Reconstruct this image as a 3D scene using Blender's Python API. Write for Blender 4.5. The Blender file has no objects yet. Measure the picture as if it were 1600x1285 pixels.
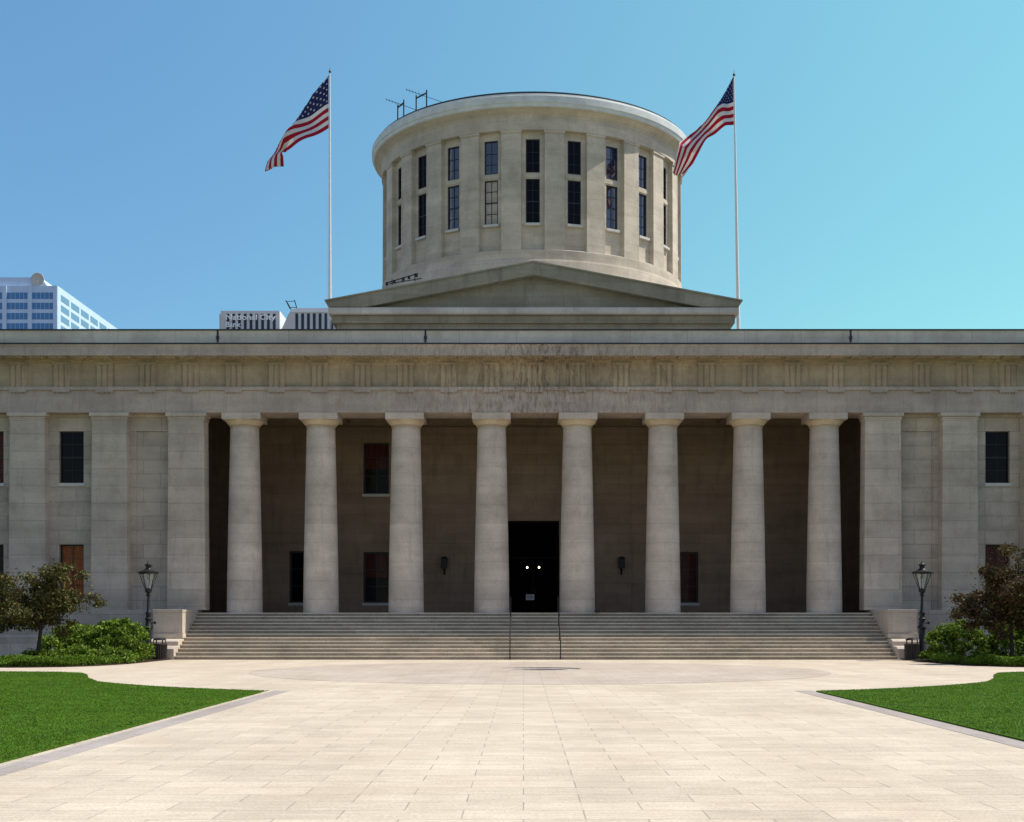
import bpy, math, random
import numpy as np
from mathutils import Vector, Matrix
R = math.radians
sc = bpy.context.scene
# ------------------------------------------------------------------ camera
F = 2050.0; CX = -0.61; CZ = 1.93; CD = 72.0; HX = 818.0; HY = 972.0
cam_d = bpy.data.cameras.new('camera'); cam = bpy.data.objects.new('camera', cam_d)
sc.collection.objects.link(cam); sc.camera = cam
cam.location = (CX, -CD, CZ); cam.rotation_euler = (R(90), 0, 0)
cam_d.sensor_width = 36.0; cam_d.lens = F / 1600 * 36
cam_d.shift_x = -(HX - 800) / 1600; cam_d.shift_y = (HY - 642.5) / 1600
cam_d.clip_start = 0.1; cam_d.clip_end = 6000
# ------------------------------------------------------------------ light
SUN_EL = 56.5; SUN_BEHIND = 9.2
w = bpy.data.worlds.new("World"); sc.world = w; w.use_nodes = True
nt = w.node_tree; bg = nt.nodes['Background']; sky = nt.nodes.new('ShaderNodeTexSky')
sky.sky_type = 'NISHITA'; sky.sun_disc = False
sky.sun_elevation = R(SUN_EL); sky.sun_rotation = R(90 - SUN_BEHIND)
sky.altitude = 250; sky.air_density = 0.85; sky.dust_density = 0.35; sky.ozone_density = 1.2
# the air is clearer away from the sun and milkier towards it
tc = nt.nodes.new('ShaderNodeTexCoord'); sx = nt.nodes.new('ShaderNodeSeparateXYZ'); nt.links.new(tc.outputs['Generated'], sx.inputs[0])
mr = nt.nodes.new('ShaderNodeMapRange'); mr.inputs[1].default_value = -.38; mr.inputs[2].default_value = .40; mr.interpolation_type = 'SMOOTHSTEP'
nt.links.new(sx.outputs[0], mr.inputs[0])
tm = nt.nodes.new('ShaderNodeMix'); tm.data_type = 'RGBA'; nt.links.new(mr.outputs[0], tm.inputs[0])
tm.inputs[6].default_value = (.70, 1.0, 1.02, 1); tm.inputs[7].default_value = (.90, 1.38, 1.0, 1)
ml = nt.nodes.new('ShaderNodeMix'); ml.data_type = 'RGBA'; ml.blend_type = 'MULTIPLY'; ml.inputs[0].default_value = 1
my = nt.nodes.new('ShaderNodeMapRange'); my.inputs[1].default_value = .1; my.inputs[2].default_value = .7; nt.links.new(sx.outputs[1], my.inputs[0])
ty = nt.nodes.new('ShaderNodeMix'); ty.data_type = 'RGBA'; nt.links.new(my.outputs[0], ty.inputs[0])
ty.inputs[6].default_value = (1.02, .95, .90, 1); nt.links.new(tm.outputs[2], ty.inputs[7])
nt.links.new(sky.outputs[0], ml.inputs[6]); nt.links.new(ty.outputs[2], ml.inputs[7])
mz = nt.nodes.new('ShaderNodeMapRange'); nt.links.new(sx.outputs[2], mz.inputs[0])
for i_, v_ in ((1, .18), (2, .45), (3, .83), (4, 1.10)): mz.inputs[i_].default_value = v_
mk = nt.nodes.new('ShaderNodeVectorMath'); mk.operation = 'SCALE'; nt.links.new(ml.outputs[2], mk.inputs[0]); nt.links.new(mz.outputs[0], mk.inputs['Scale'])
nt.links.new(mk.outputs[0], bg.inputs[0]); bg.inputs[1].default_value = 0.145
sl = bpy.data.lights.new('sun', 'SUN'); sl.energy = 5.0; sl.angle = R(0.5); sl.color = (1, 0.955, 0.87)
so = bpy.data.objects.new('sun', sl); sc.collection.objects.link(so)
sd = Vector((math.cos(R(SUN_BEHIND)) * math.cos(R(SUN_EL)), math.sin(R(SUN_BEHIND)) * math.cos(R(SUN_EL)), math.sin(R(SUN_EL))))
so.rotation_euler = sd.to_track_quat('Z', 'Y').to_euler(); so.location = (40, 10, 80)
vs = sc.view_settings; vs.view_transform = 'Standard'; vs.look = 'None'; vs.gamma = 1; vs.exposure = 0.26
vs.use_curve_mapping = False
sc.cycles.max_bounces = 6; sc.cycles.diffuse_bounces = 4; sc.cycles.transparent_max_bounces = 12
rng = np.random.default_rng(7); random.seed(7)
C = sc.collection

# ------------------------------------------------------------------ helpers
class MB:
    def __init__(s): s.v = []; s.f = []; s.m = []
    def add(s, vs_, fs, mi=0):
        o = len(s.v); s.v += [tuple(p) for p in vs_]; s.f += [tuple(i + o for i in f) for f in fs]; s.m += [mi] * len(fs); return s
    def box(s, x0, x1, y0, y1, z0, z1, mi=0):
        return s.add([(x0,y0,z0),(x1,y0,z0),(x1,y1,z0),(x0,y1,z0),(x0,y0,z1),(x1,y0,z1),(x1,y1,z1),(x0,y1,z1)],
                     [(0,3,2,1),(4,5,6,7),(0,1,5,4),(1,2,6,5),(2,3,7,6),(3,0,4,7)], mi)
    def taper(s, x0, x1, y0, y1, z0, z1, t, mi=0):     # box whose top is smaller by t on every side
        return s.add([(x0,y0,z0),(x1,y0,z0),(x1,y1,z0),(x0,y1,z0),(x0+t,y0+t,z1),(x1-t,y0+t,z1),(x1-t,y1-t,z1),(x0+t,y1-t,z1)],
                     [(0,3,2,1),(4,5,6,7),(0,1,5,4),(1,2,6,5),(2,3,7,6),(3,0,4,7)], mi)
    def prism_x(s, prof, x0, x1, mi=0):               # profile (y,z), extruded along x
        n = len(prof)
        return s.add([(x0,p[0],p[1]) for p in prof] + [(x1,p[0],p[1]) for p in prof],
                     [(i,(i+1)%n,(i+1)%n+n,i+n) for i in range(n)] + [tuple(range(n))[::-1], tuple(range(n,2*n))], mi)
    def prism_y(s, prof, y0, y1, mi=0):               # profile (x,z), extruded along y
        n = len(prof)
        return s.add([(p[0],y0,p[1]) for p in prof] + [(p[0],y1,p[1]) for p in prof],
                     [(i,i+n,(i+1)%n+n,(i+1)%n) for i in range(n)] + [tuple(range(n)), tuple(range(n,2*n))[::-1]], mi)
    def prism_z(s, prof, z0, z1, mi=0):
        n = len(prof)
        return s.add([(p[0],p[1],z0) for p in prof] + [(p[0],p[1],z1) for p in prof],
                     [(i,(i+1)%n,(i+1)%n+n,i+n) for i in range(n)] + [tuple(range(n))[::-1], tuple(range(n,2*n))], mi)
    def lathe(s, prof, cx=0, cy=0, n=32, caps=True, mi=0, a0=0.0):
        vs_ = []; k = len(prof)
        for i in range(n):
            a = a0 + 2*math.pi*i/n
            vs_ += [(cx+r*math.cos(a), cy+r*math.sin(a), z) for r, z in prof]
        fs = [(i*k+j, ((i+1)%n)*k+j, ((i+1)%n)*k+j+1, i*k+j+1) for i in range(n) for j in range(k-1)]
        if caps:
            if prof[0][0] > 1e-4: fs.append(tuple(i*k for i in range(n))[::-1])
            if prof[-1][0] > 1e-4: fs.append(tuple(i*k+k-1 for i in range(n)))
        return s.add(vs_, fs, mi)
    def tube(s, p0, p1, r0, r1=None, n=8, mi=0):
        r1 = r0 if r1 is None else r1
        p0 = Vector(p0); p1 = Vector(p1); d = (p1-p0).normalized()
        a = d.cross(Vector((0,0,1)) if abs(d.z) < .9 else Vector((1,0,0))).normalized(); b = d.cross(a)
        vs_ = []
        for p, r in ((p0,r0),(p1,r1)):
            vs_ += [p + a*r*math.cos(2*math.pi*i/n) + b*r*math.sin(2*math.pi*i/n) for i in range(n)]
        return s.add(vs_, [(i,(i+1)%n,(i+1)%n+n,i+n) for i in range(n)] + [tuple(range(n))[::-1], tuple(range(n,2*n))], mi)
    def front(s, x0, x1, z0, z1, y, holes=(), depth=0.3, mi=0):   # wall face looking to -y with reveals
        xs = sorted(set([x0,x1] + [h[0] for h in holes] + [h[1] for h in holes]))
        zs = sorted(set([z0,z1] + [h[2] for h in holes] + [h[3] for h in holes]))
        for a, b in zip(xs, xs[1:]):
            for c, d in zip(zs, zs[1:]):
                mx, mz = (a+b)/2, (c+d)/2
                if any(h[0] < mx < h[1] and h[2] < mz < h[3] for h in holes): continue
                s.add([(a,y,c),(b,y,c),(b,y,d),(a,y,d)], [(0,1,2,3)], mi)
        for a, b, c, d in holes:
            Y = y + depth
            s.add([(a,y,c),(b,y,c),(b,Y,c),(a,Y,c),(a,y,d),(b,y,d),(b,Y,d),(a,Y,d)],
                  [(0,1,2,3),(4,7,6,5),(0,3,7,4),(1,5,6,2)], mi)
        return s

def mesh(mb, mats, smooth=False):
    me = bpy.data.meshes.new('m'); me.from_pydata(mb.v, [], mb.f)
    mats = mats if isinstance(mats, (list, tuple)) else [mats]
    for m in mats: me.materials.append(m)
    if len(mats) > 1: me.polygons.foreach_set('material_index', mb.m)
    if smooth: me.polygons.foreach_set('use_smooth', [True]*len(me.polygons))
    me.update(); return me

def obj(name, mb, mats, parent=None, loc=(0,0,0), rot=(0,0,0), smooth=False, bevel=0, sharp=35):
    me = mesh(mb, mats, smooth); me.name = name
    o = bpy.data.objects.new(name, me); C.objects.link(o)
    o.location = loc; o.rotation_euler = rot
    if smooth: me.set_sharp_from_angle(angle=R(sharp))
    if bevel:
        b = o.modifiers.new('bevel', 'BEVEL'); b.width = bevel; b.segments = 2; b.limit_method = 'ANGLE'; b.angle_limit = R(40)
    if parent is not None: o.parent = parent
    return o

def tag(o, label, cat, group=None, kind=None):
    if label: o['label'] = label
    if cat: o['category'] = cat
    if group: o['group'] = group
    if kind: o['kind'] = kind
    return o
def thing(name, label, cat, loc=(0,0,0), group=None, rotz=0):
    o = bpy.data.objects.new(name, None); C.objects.link(o); o.location = loc; o.rotation_euler = (0,0,rotz)
    o.empty_display_size = 0.3
    return tag(o, label, cat, group)
def struct(name, mb, mats, label=None, **k):
    o = obj(name, mb, mats, **k); o['kind'] = 'structure'
    if label: o['label'] = label
    return o
def copy_tree(o, loc=None, rotz=None, parent=None):
    c = o.copy(); C.objects.link(c)
    if parent is not None: c.parent = parent
    if loc is not None: c.location = loc
    if rotz is not None: c.rotation_euler = (0,0,rotz)
    for ch in list(o.children):
        copy_tree(ch, parent=c)
    return c

# ------------------------------------------------------------------ materials
def new_mat(name):
    m = bpy.data.materials.new(name); m.use_nodes = True
    t = m.node_tree; return m, t, t.nodes['Principled BSDF']
def N(t, typ, **k):
    n = t.nodes.new(typ)
    for a, b in k.items(): setattr(n, a, b)
    return n
def mixc(t, fac, a, b, mode='MIX'):
    n = t.nodes.new('ShaderNodeMix'); n.data_type = 'RGBA'; n.blend_type = mode
    for i, x in ((0, fac), (6, a), (7, b)):
        if isinstance(x, (int, float)): n.inputs[i].default_value = x
        elif isinstance(x, (tuple, list)): n.inputs[i].default_value = (*x[:3], 1)
        else: t.links.new(x, n.inputs[i])
    return n.outputs[2]
def ramp(t, src, pts):
    r = t.nodes.new('ShaderNodeValToRGB'); t.links.new(src, r.inputs[0])
    e = r.color_ramp.elements
    while len(e) > 1: e.remove(e[-1])
    for i, (p, c) in enumerate(pts):
        q = e[0] if i == 0 else e.new(p)
        q.position = p; q.color = (c, c, c, 1) if isinstance(c, (int, float)) else (*c, 1)
    return r.outputs[0]
def noise(t, vec, scale, detail=4, rough=.55, mapscale=None):
    n = t.nodes.new('ShaderNodeTexNoise'); n.inputs['Scale'].default_value = scale
    n.inputs['Detail'].default_value = detail; n.inputs['Roughness'].default_value = rough
    if mapscale:
        mp = t.nodes.new('ShaderNodeMapping'); mp.inputs['Scale'].default_value = mapscale
        t.links.new(vec, mp.inputs[0]); vec = mp.outputs[0]
    t.links.new(vec, n.inputs['Vector']); return n.outputs['Fac']
def bump(t, bsdf, h, strength, dist=0.02):
    b = t.nodes.new('ShaderNodeBump'); b.inputs['Strength'].default_value = strength; b.inputs['Distance'].default_value = dist
    t.links.new(h, b.inputs['Height']); t.links.new(b.outputs[0], bsdf.inputs['Normal'])
def mth(t, op, a, b=0.0):
    n = t.nodes.new('ShaderNodeMath'); n.operation = op
    for i, x in enumerate((a, b)):
        if isinstance(x, (int, float)): n.inputs[i].default_value = x
        else: t.links.new(x, n.inputs[i])
    return n.outputs[0]

def stone(name, base, bw=1.6, bh=0.72, mortar=0.008, joint=0.72, var=0.10, stain=0.35, brown=(0.20,0.13,0.075), centre_stain=False, cyl=None, zoff=0.0):
    m, t, b = new_mat(name)
    geo = N(t, 'ShaderNodeNewGeometry'); pos = geo.outputs['Position']
    sep = N(t, 'ShaderNodeSeparateXYZ'); t.links.new(pos, sep.inputs[0])
    if cyl:   # wrap round the drum
        dx = mth(t, 'SUBTRACT', sep.outputs[0], cyl[0]); dy = mth(t, 'SUBTRACT', sep.outputs[1], cyl[1])
        u = mth(t, 'MULTIPLY', mth(t, 'ARCTAN2', dx, dy), cyl[2])
    else: u = mth(t, 'ADD', sep.outputs[0], mth(t, 'MULTIPLY', sep.outputs[1], 1.0))
    comb = N(t, 'ShaderNodeCombineXYZ'); t.links.new(u, comb.inputs[0]); t.links.new(mth(t, 'ADD', sep.outputs[2], zoff), comb.inputs[1])
    br = N(t, 'ShaderNodeTexBrick'); t.links.new(comb.outputs[0], br.inputs['Vector'])
    br.inputs['Scale'].default_value = 1; br.inputs['Brick Width'].default_value = bw; br.inputs['Row Height'].default_value = bh
    br.inputs['Mortar Size'].default_value = mortar; br.inputs['Mortar Smooth'].default_value = 0.3
    lo = tuple(c*(1-var) for c in base); hi = tuple(c*(1+var) for c in base)
    br.inputs['Color1'].default_value = (*lo, 1); br.inputs['Color2'].default_value = (*hi, 1)
    br.inputs['Mortar'].default_value = (*[c*joint for c in base], 1)
    big = noise(t, pos, 0.45, 6, .6); c = mixc(t, 1.0, br.outputs['Color'], ramp(t, big, [(.30, .80), (.72, 1.14)]), 'MULTIPLY')
    bands = noise(t, comb.outputs[0], 1.0, 3, .5, (.12, 1.7, 1)); c = mixc(t, 1.0, c, ramp(t, bands, [(.3, .90), (.7, 1.08)]), 'MULTIPLY')
    st = noise(t, comb.outputs[0], 1.0, 5, .65, (2.2, .28, 1))
    c = mixc(t, ramp(t, st, [(.52, 0.0), (.78, stain)]), c, tuple(x*0.45 for x in base))
    fine = noise(t, pos, 9, 6, .75); c = mixc(t, 1.0, c, ramp(t, fine, [(.25, .84), (.75, 1.12)]), 'MULTIPLY')
    tan = noise(t, pos, 1.1, 4, .6); c = mixc(t, ramp(t, tan, [(.5, 0.0), (.8, .30)]), c, brown)
    if centre_stain:
        ax = mth(t, 'ABSOLUTE', mth(t, 'ADD', sep.outputs[0], -0.2))
        g = ramp(t, mth(t, 'DIVIDE', ax, 12.0), [(0.02, 1.0), (.30, .55), (1, .12)])
        sp = noise(t, pos, 3.4, 8, .8, (1.9, 1.9, .42))
        k = mth(t, 'MULTIPLY', ramp(t, sp, [(.475, 0.0), (.62, .78)]), g)
        c = mixc(t, k, c, (0.085, 0.045, 0.035))
    t.links.new(c, b.inputs['Base Color']); b.inputs['Roughness'].default_value = .9
    b.inputs['Specular IOR Level'].default_value = .2
    hh = mth(t, 'SUBTRACT', mth(t, 'MULTIPLY', fine, .5), br.outputs['Fac'])
    bump(t, b, hh, .5, 0.012)
    return m

def plain(name, col, rough=.6, metal=0.0, spec=.4, var=.15, scale=6.0, coat=0.0):
    m, t, b = new_mat(name)
    geo = N(t, 'ShaderNodeNewGeometry')
    n = noise(t, geo.outputs['Position'], scale, 5, .6)
    c = mixc(t, 1.0, col, ramp(t, n, [(.3, 1-var), (.7, 1+var)]), 'MULTIPLY')
    t.links.new(c, b.inputs['Base Color']); b.inputs['Roughness'].default_value = rough
    b.inputs['Metallic'].default_value = metal; b.inputs['Specular IOR Level'].default_value = spec
    b.inputs['Coat Weight'].default_value = coat
    return m

ST = (0.50, 0.425, 0.345)
M = {}
M['wall'] = stone('limestone_wall', ST, 1.9, 0.78, mortar=.014, joint=.6)
M['pilaster'] = stone('limestone_pilaster', tuple(c*1.02 for c in ST), 40.0, 0.95, joint=.6, zoff=.1, mortar=.012)
M['column'] = stone('limestone_column', (0.56, 0.475, 0.395), 40.0, 1.05, mortar=.009, joint=.70, var=.07, stain=.38)
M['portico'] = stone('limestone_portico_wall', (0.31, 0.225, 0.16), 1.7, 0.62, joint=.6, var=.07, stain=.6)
M['portico_side'] = stone('limestone_portico_side_shade', (0.15, 0.105, 0.075), 1.7, 0.62, joint=.6, var=.07, stain=.6)  # portico stone with a darker base: shade on the side walls painted in
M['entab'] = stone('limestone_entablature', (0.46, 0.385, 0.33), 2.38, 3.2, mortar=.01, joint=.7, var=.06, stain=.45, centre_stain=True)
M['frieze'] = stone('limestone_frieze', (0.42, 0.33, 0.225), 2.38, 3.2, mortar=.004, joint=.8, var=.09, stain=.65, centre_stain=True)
M['drum'] = stone('limestone_drum', (0.57, 0.495, 0.395), 1.9, 0.62, joint=.85, var=.06, stain=.25, cyl=(0, 24.7, 10.9))
M['attic'] = stone('limestone_attic', (0.33, 0.29, 0.215), 2.2, 0.75, joint=.75, var=.08, stain=.6, brown=(.17,.14,.07))
M['parapet'] = stone('limestone_parapet', (0.62, 0.55, 0.47), 3.1, 4.0, mortar=.012, joint=.6, var=.05, stain=.35)
M['step'] = stone('limestone_step', (0.46, 0.385, 0.30), 2.6, 30.0, mortar=.008, joint=.6, var=.08, stain=.2)
M['capital'] = stone('limestone_echinus_bounce', (0.60, 0.475, 0.33), 40.0, 4.0, var=.03, stain=.2)  # echinus only: warm light bounced from below is put into the stone colour
M['riser'] = stone('shade_toned_riser', (0.37, 0.305, 0.23), 2.6, 30.0, mortar=.012, joint=.6, var=.1, stain=.4)  # riser darkened: the shade lines under the nosings are put into the colour
M['tread'] = stone('sunlit_toned_tread', (0.67, 0.59, 0.475), 2.6, 30.0, mortar=.012, joint=.6, var=.06, stain=.1)  # tread lightened: the sunlit step edges are put into the colour
M['granite'] = stone('pale_granite', (0.50, 0.425, 0.345), 2.2, 1.3, joint=.7, var=.05, stain=.2)
M['metal_dark'] = plain('weathered_lead', (0.035, 0.04, 0.05), .55, .3)
M['iron'] = plain('black_iron_paint', (0.010, 0.010, 0.011), .5, 0, .35)
M['bronze'] = plain('brown_slat_paint', (0.035, 0.022, 0.02), .4, 0, .5)
M['white_metal'] = plain('white_painted_metal', (0.72, 0.72, 0.70), .35, 0, .5, .05)
M['white_cornice'] = plain('pale_painted_cornice', (0.60, 0.62, 0.60), .6, 0, .3, .13, 1.5)
M['frame'] = plain('dark_window_paint', (0.02, 0.016, 0.016), .45)
M['frame_blue'] = plain('navy_window_paint', (0.018, 0.022, 0.038), .45)
M['sill'] = plain('pale_sill', (0.55, 0.53, 0.49), .8, 0, .2, .1)
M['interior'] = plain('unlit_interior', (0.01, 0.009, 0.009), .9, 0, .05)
M['curtain'] = plain('rust_curtain', (0.36, 0.10, 0.02), .9, 0, .1, .25, 3)
M['curtain_dark'] = plain('dark_red_curtain', (0.085, 0.018, 0.010), .9, 0, .1, .3, 3)
M['blind'] = plain('tan_blind', (0.42, 0.34, 0.25), .85, 0, .1, .35, 5)
M['red_cloth'] = plain('red_cloth', (0.50, 0.018, 0.045), .75, 0, .15, .08)
M['white_cloth'] = plain('white_cloth', (0.80, 0.78, 0.78), .75, 0, .15, .05)
M['blue_cloth'] = plain('navy_cloth', (0.03, 0.04, 0.16), .75, 0, .15, .08)
for k_ in ('red_cloth', 'white_cloth', 'blue_cloth'):
    t_ = M[k_].node_tree; b_ = t_.nodes['Principled BSDF']; tr_ = N(t_, 'ShaderNodeBsdfTranslucent'); mx_ = N(t_, 'ShaderNodeMixShader'); mx_.inputs[0].default_value = .35
    t_.links.new(b_.inputs['Base Color'].links[0].from_socket, tr_.inputs[0]); t_.links.new(b_.outputs[0], mx_.inputs[1]); t_.links.new(tr_.outputs[0], mx_.inputs[2])
    t_.links.new(mx_.outputs[0], t_.nodes['Material Output'].inputs[0])
M['soil'] = plain('dark_soil', (0.035, 0.025, 0.016), .95, 0, .1, .4, 8)
M['seal'] = plain('grey_granite_disc', (0.42, 0.37, 0.32), .8, 0, .2, .2, 4)
M['bark'] = plain('dark_bark', (0.055, 0.04, 0.035), .9, 0, .1, .35, 14)
M['bark_pale'] = plain('pale_bark', (0.20, 0.15, 0.13), .9, 0, .1, .35, 14)
M['roof'] = plain('roof_membrane', (0.20, 0.20, 0.19), .9, 0, .1)
def glass_opaque(name, col, ior=1.5, rough=.04):
    m, t, b = new_mat(name); b.inputs['Base Color'].default_value = (*col, 1); b.inputs['Roughness'].default_value = rough
    b.inputs['IOR'].default_value = ior
    if ior < 1.4: b.inputs['Specular IOR Level'].default_value = .22
    geo = N(t, 'ShaderNodeNewGeometry'); bump(t, b, noise(t, geo.outputs['Position'], .9, 2, .5), .12, .05)
    return m
M['glass'] = glass_opaque('dark_window_glass', (0.004, 0.004, 0.005), 1.33)
M['glass_sky'] = glass_opaque('sky_reflecting_glass', (0.012, 0.018, 0.035), 2.0)
M['glass_tower'] = glass_opaque('blue_tower_glass', (0.05, 0.19, 0.42), 1.6, .1)
M['glass_tower_side'] = glass_opaque('pale_tower_glass', (0.13, 0.24, 0.36), 1.7, .15)
def glass_clear(name, alpha=.25, col=(.5,.5,.5)):
    m, t, b = new_mat(name); b.inputs['Base Color'].default_value = (*col, 1); b.inputs['Roughness'].default_value = .05
    b.inputs['Alpha'].default_value = alpha; return m
M['glass_clear'] = glass_clear('clear_pane', .12, (.1,.1,.1)); M['glass_lantern'] = glass_clear('lantern_glass', .22, (.62,.66,.55))
def emit(name, col, s):
    m, t, b = new_mat(name); b.inputs['Base Color'].default_value = (*col, 1)
    b.inputs['Emission Color'].default_value = (*col, 1); b.inputs['Emission Strength'].default_value = s; return m
M['bulb'] = emit('lit_bulb', (1, .82, .5), 3.0)

def leaf_mat(name, cols, trans=.28, rough=.6, spec=.2):
    m, t, b = new_mat(name)
    geo = N(t, 'ShaderNodeNewGeometry')
    k = len(cols); pts = [(i/(k-1) if k > 1 else 0, c) for i, c in enumerate(cols)]
    c1 = ramp(t, geo.outputs['Random Per Island'], pts)
    n = noise(t, geo.outputs['Position'], 1.6, 3, .5)
    c = mixc(t, 1.0, c1, ramp(t, n, [(.3, .72), (.7, 1.25)]), 'MULTIPLY')
    if name == 'grass_blade':
        n2 = noise(t, geo.outputs['Position'], .32, 4, .6, (1, 1.6, 1)); c = mixc(t, 1.0, c, ramp(t, n2, [(.33, (.72,.82,.9)), (.68, (1.22,1.12,1.1))]), 'MULTIPLY')
        n3 = noise(t, geo.outputs['Position'], 9, 3, .6); c = mixc(t, 1.0, c, ramp(t, n3, [(.35, .70), (.62, 1.15)]), 'MULTIPLY')
        sp_ = noise(t, geo.outputs['Position'], 2.4, 5, .7); c = mixc(t, ramp(t, sp_, [(.63, 0.0), (.75, .45)]), c, (.16, .17, .03))
    t.links.new(c, b.inputs['Base Color']); b.inputs['Roughness'].default_value = rough
    b.inputs['Specular IOR Level'].default_value = spec
    tr = N(t, 'ShaderNodeBsdfTranslucent'); t.links.new(c, tr.inputs[0])
    mx = N(t, 'ShaderNodeMixShader'); mx.inputs[0].default_value = trans
    t.links.new(b.outputs[0], mx.inputs[1]); t.links.new(tr.outputs[0], mx.inputs[2])
    t.links.new(mx.outputs[0], t.nodes['Material Output'].inputs[0]); return m
M['leaf_green'] = leaf_mat('shrub_leaf', [(.06,.11,.010), (.12,.195,.017), (.22,.32,.035)])
M['leaf_low'] = leaf_mat('low_hedge_leaf', [(.06,.12,.008), (.10,.185,.012), (.16,.26,.022)])
M['leaf_purple'] = leaf_mat('purple_tree_leaf', [(.045,.016,.015), (.07,.045,.018), (.095,.10,.024), (.15,.06,.045)], .2, .6, .2)
M['leaf_olive'] = leaf_mat('olive_tree_leaf', [(.04,.03,.015), (.075,.07,.018), (.11,.125,.028), (.13,.085,.035)], .2, .6, .2)
M['blade'] = leaf_mat('grass_blade', [(.070,.150,.007), (.085,.178,.009), (.105,.205,.014)], .3, .6, .2)

def lawn_mat():
    m, t, b = new_mat('mown_lawn'); geo = N(t, 'ShaderNodeNewGeometry'); p = geo.outputs['Position']
    a = noise(t, p, .35, 5, .6); f = noise(t, p, 26, 5, .8)
    c = mixc(t, ramp(t, a, [(.3, 0.0), (.7, 1.0)]), (.060,.135,.006), (.078,.165,.009))
    c = mixc(t, 1.0, c, ramp(t, f, [(.3, .75), (.72, 1.25)]), 'MULTIPLY')
    t.links.new(c, b.inputs['Base Color']); b.inputs['Roughness'].default_value = .95; b.inputs['Specular IOR Level'].default_value = .1
    bump(t, b, f, 1.0, .04); return m
M['lawn'] = lawn_mat()

def paving(name, base, bw, bh, joint=.66, var=.07, rot=0.0, polar=None):
    m, t, b = new_mat(name); geo = N(t, 'ShaderNodeNewGeometry'); p = geo.outputs['Position']
    vec = p
    br = N(t, 'ShaderNodeTexBrick'); t.links.new(vec, br.inputs['Vector'])
    br.inputs['Scale'].default_value = 1; br.inputs['Brick Width'].default_value = bw; br.inputs['Row Height'].default_value = bh
    br.inputs['Mortar Size'].default_value = .010; br.inputs['Mortar Smooth'].default_value = .4
    br.offset = 0.5
    br.inputs['Color1'].default_value = (*[c*(1-var) for c in base], 1); br.inputs['Color2'].default_value = (*[c*(1+var) for c in base], 1)
    br.inputs['Mortar'].default_value = (*[c*joint for c in base], 1)
    c = br.outputs['Color']
    # joints that have darkened in places only
    jn = noise(t, p, .8, 3, .6); c = mixc(t, mth(t, 'MULTIPLY', br.outputs['Fac'], ramp(t, jn, [(.46, 0.0), (.66, .35)])), c, tuple(x*.42 for x in base))
    # every few metres a wider expansion joint across and along
    br2 = N(t, 'ShaderNodeTexBrick'); t.links.new(p, br2.inputs['Vector']); br2.offset = 0.0
    br2.inputs['Scale'].default_value = 1; br2.inputs['Brick Width'].default_value = bw*2; br2.inputs['Row Height'].default_value = bh*5
    br2.inputs['Mortar Size'].default_value = .010
    jm = noise(t, p, .5, 4, .7)
    c = mixc(t, mth(t, 'MULTIPLY', br2.outputs['Fac'], ramp(t, jm, [(.36, .06), (.62, .36)])), c, tuple(x*.55 for x in base))
    big = noise(t, p, .22, 6, .65, (1.9, .5, 1)); c = mixc(t, 1.0, c, ramp(t, big, [(.3, (.88,.85,.83)), (.66, (1.07,1.07,1.06))]), 'MULTIPLY')
    med = noise(t, p, 2.2, 6, .75, (.7, 1.6, 1)); c = mixc(t, 1.0, c, ramp(t, med, [(.3, (.92,.91,.90)), (.7, (1.05,1.05,1.05))]), 'MULTIPLY')
    fine = noise(t, p, 24, 5, .85); c = mixc(t, 1.0, c, ramp(t, fine, [(.3, .68), (.7, 1.24)]), 'MULTIPLY')
    strk = noise(t, p, 3.5, 5, .8, (.45, 2.2, 1)); c = mixc(t, 1.0, c, ramp(t, strk, [(.32, (.86,.84,.84)), (.6, (1.05,1.05,1.04))]), 'MULTIPLY')
    pink = noise(t, p, .5, 4, .6); c = mixc(t, ramp(t, pink, [(.52, 0.0), (.75, .35)]), c, (base[0]*.92, base[1]*.82, base[2]*.78))
    t.links.new(c, b.inputs['Base Color']); b.inputs['Roughness'].default_value = .88; b.inputs['Specular IOR Level'].default_value = .2
    bump(t, b, fine, .35, .006); return m
M['pave'] = paving('buff_concrete_paving', (0.535, 0.462, 0.370), 1.22, .61)
M['circle'] = paving('rosy_concrete_paving', (0.455, 0.39, 0.33), 1.22, .61, joint=.62)
M['border'] = paving('grey_granite_border', (0.36, 0.32, 0.30), .62, 1.5, joint=.6, var=.08)
M['ground'] = plain('city_ground', (0.14, 0.135, 0.12), .95, 0, .1, .3, .05)

def P(px, py, D):   # the point at depth D metres from the viewer's plane that the survey photo shows at px, py
    s = F / D; return Vector(((px-HX)/s + CX, D - CD, CZ + (HY-py)/s))

# ================================================================== GROUND
g = MB(); g.add([(-3000,-3000,-.4),(3000,-3000,-.4),(3000,3000,-.4),(-3000,3000,-.4)], [(0,1,2,3)])
struct('ground', g, M['ground'])
SC = (0.0, -18.0)   # centre of the sunken disc
def ring_fan(mb, cx, cy, r_in, outer, z):       # a sheet between a circle and an outline given per angle
    n = 96; vs_ = []; 
    for i in range(n):
        a = 2*math.pi*i/n; vs_.append((cx+r_in*math.cos(a), cy+r_in*math.sin(a), z)); x, y = outer(a); vs_.append((x, y, z))
    mb.add(vs_, [(2*i, 2*i+1, 2*((i+1)%n)+1, 2*((i+1)%n)) for i in range(n)])
def rect_out(a):
    c, s_ = math.cos(a), math.sin(a); X0, X1, Y0, Y1 = -60, 60, -130-SC[1], -0.3-SC[1]
    k = min((X1/c if c > 1e-9 else 1e9), (X0/c if c < -1e-9 else 1e9), (Y1/s_ if s_ > 1e-9 else 1e9), (Y0/s_ if s_ < -1e-9 else 1e9))
    return SC[0]+c*k, SC[1]+s_*k
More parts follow.
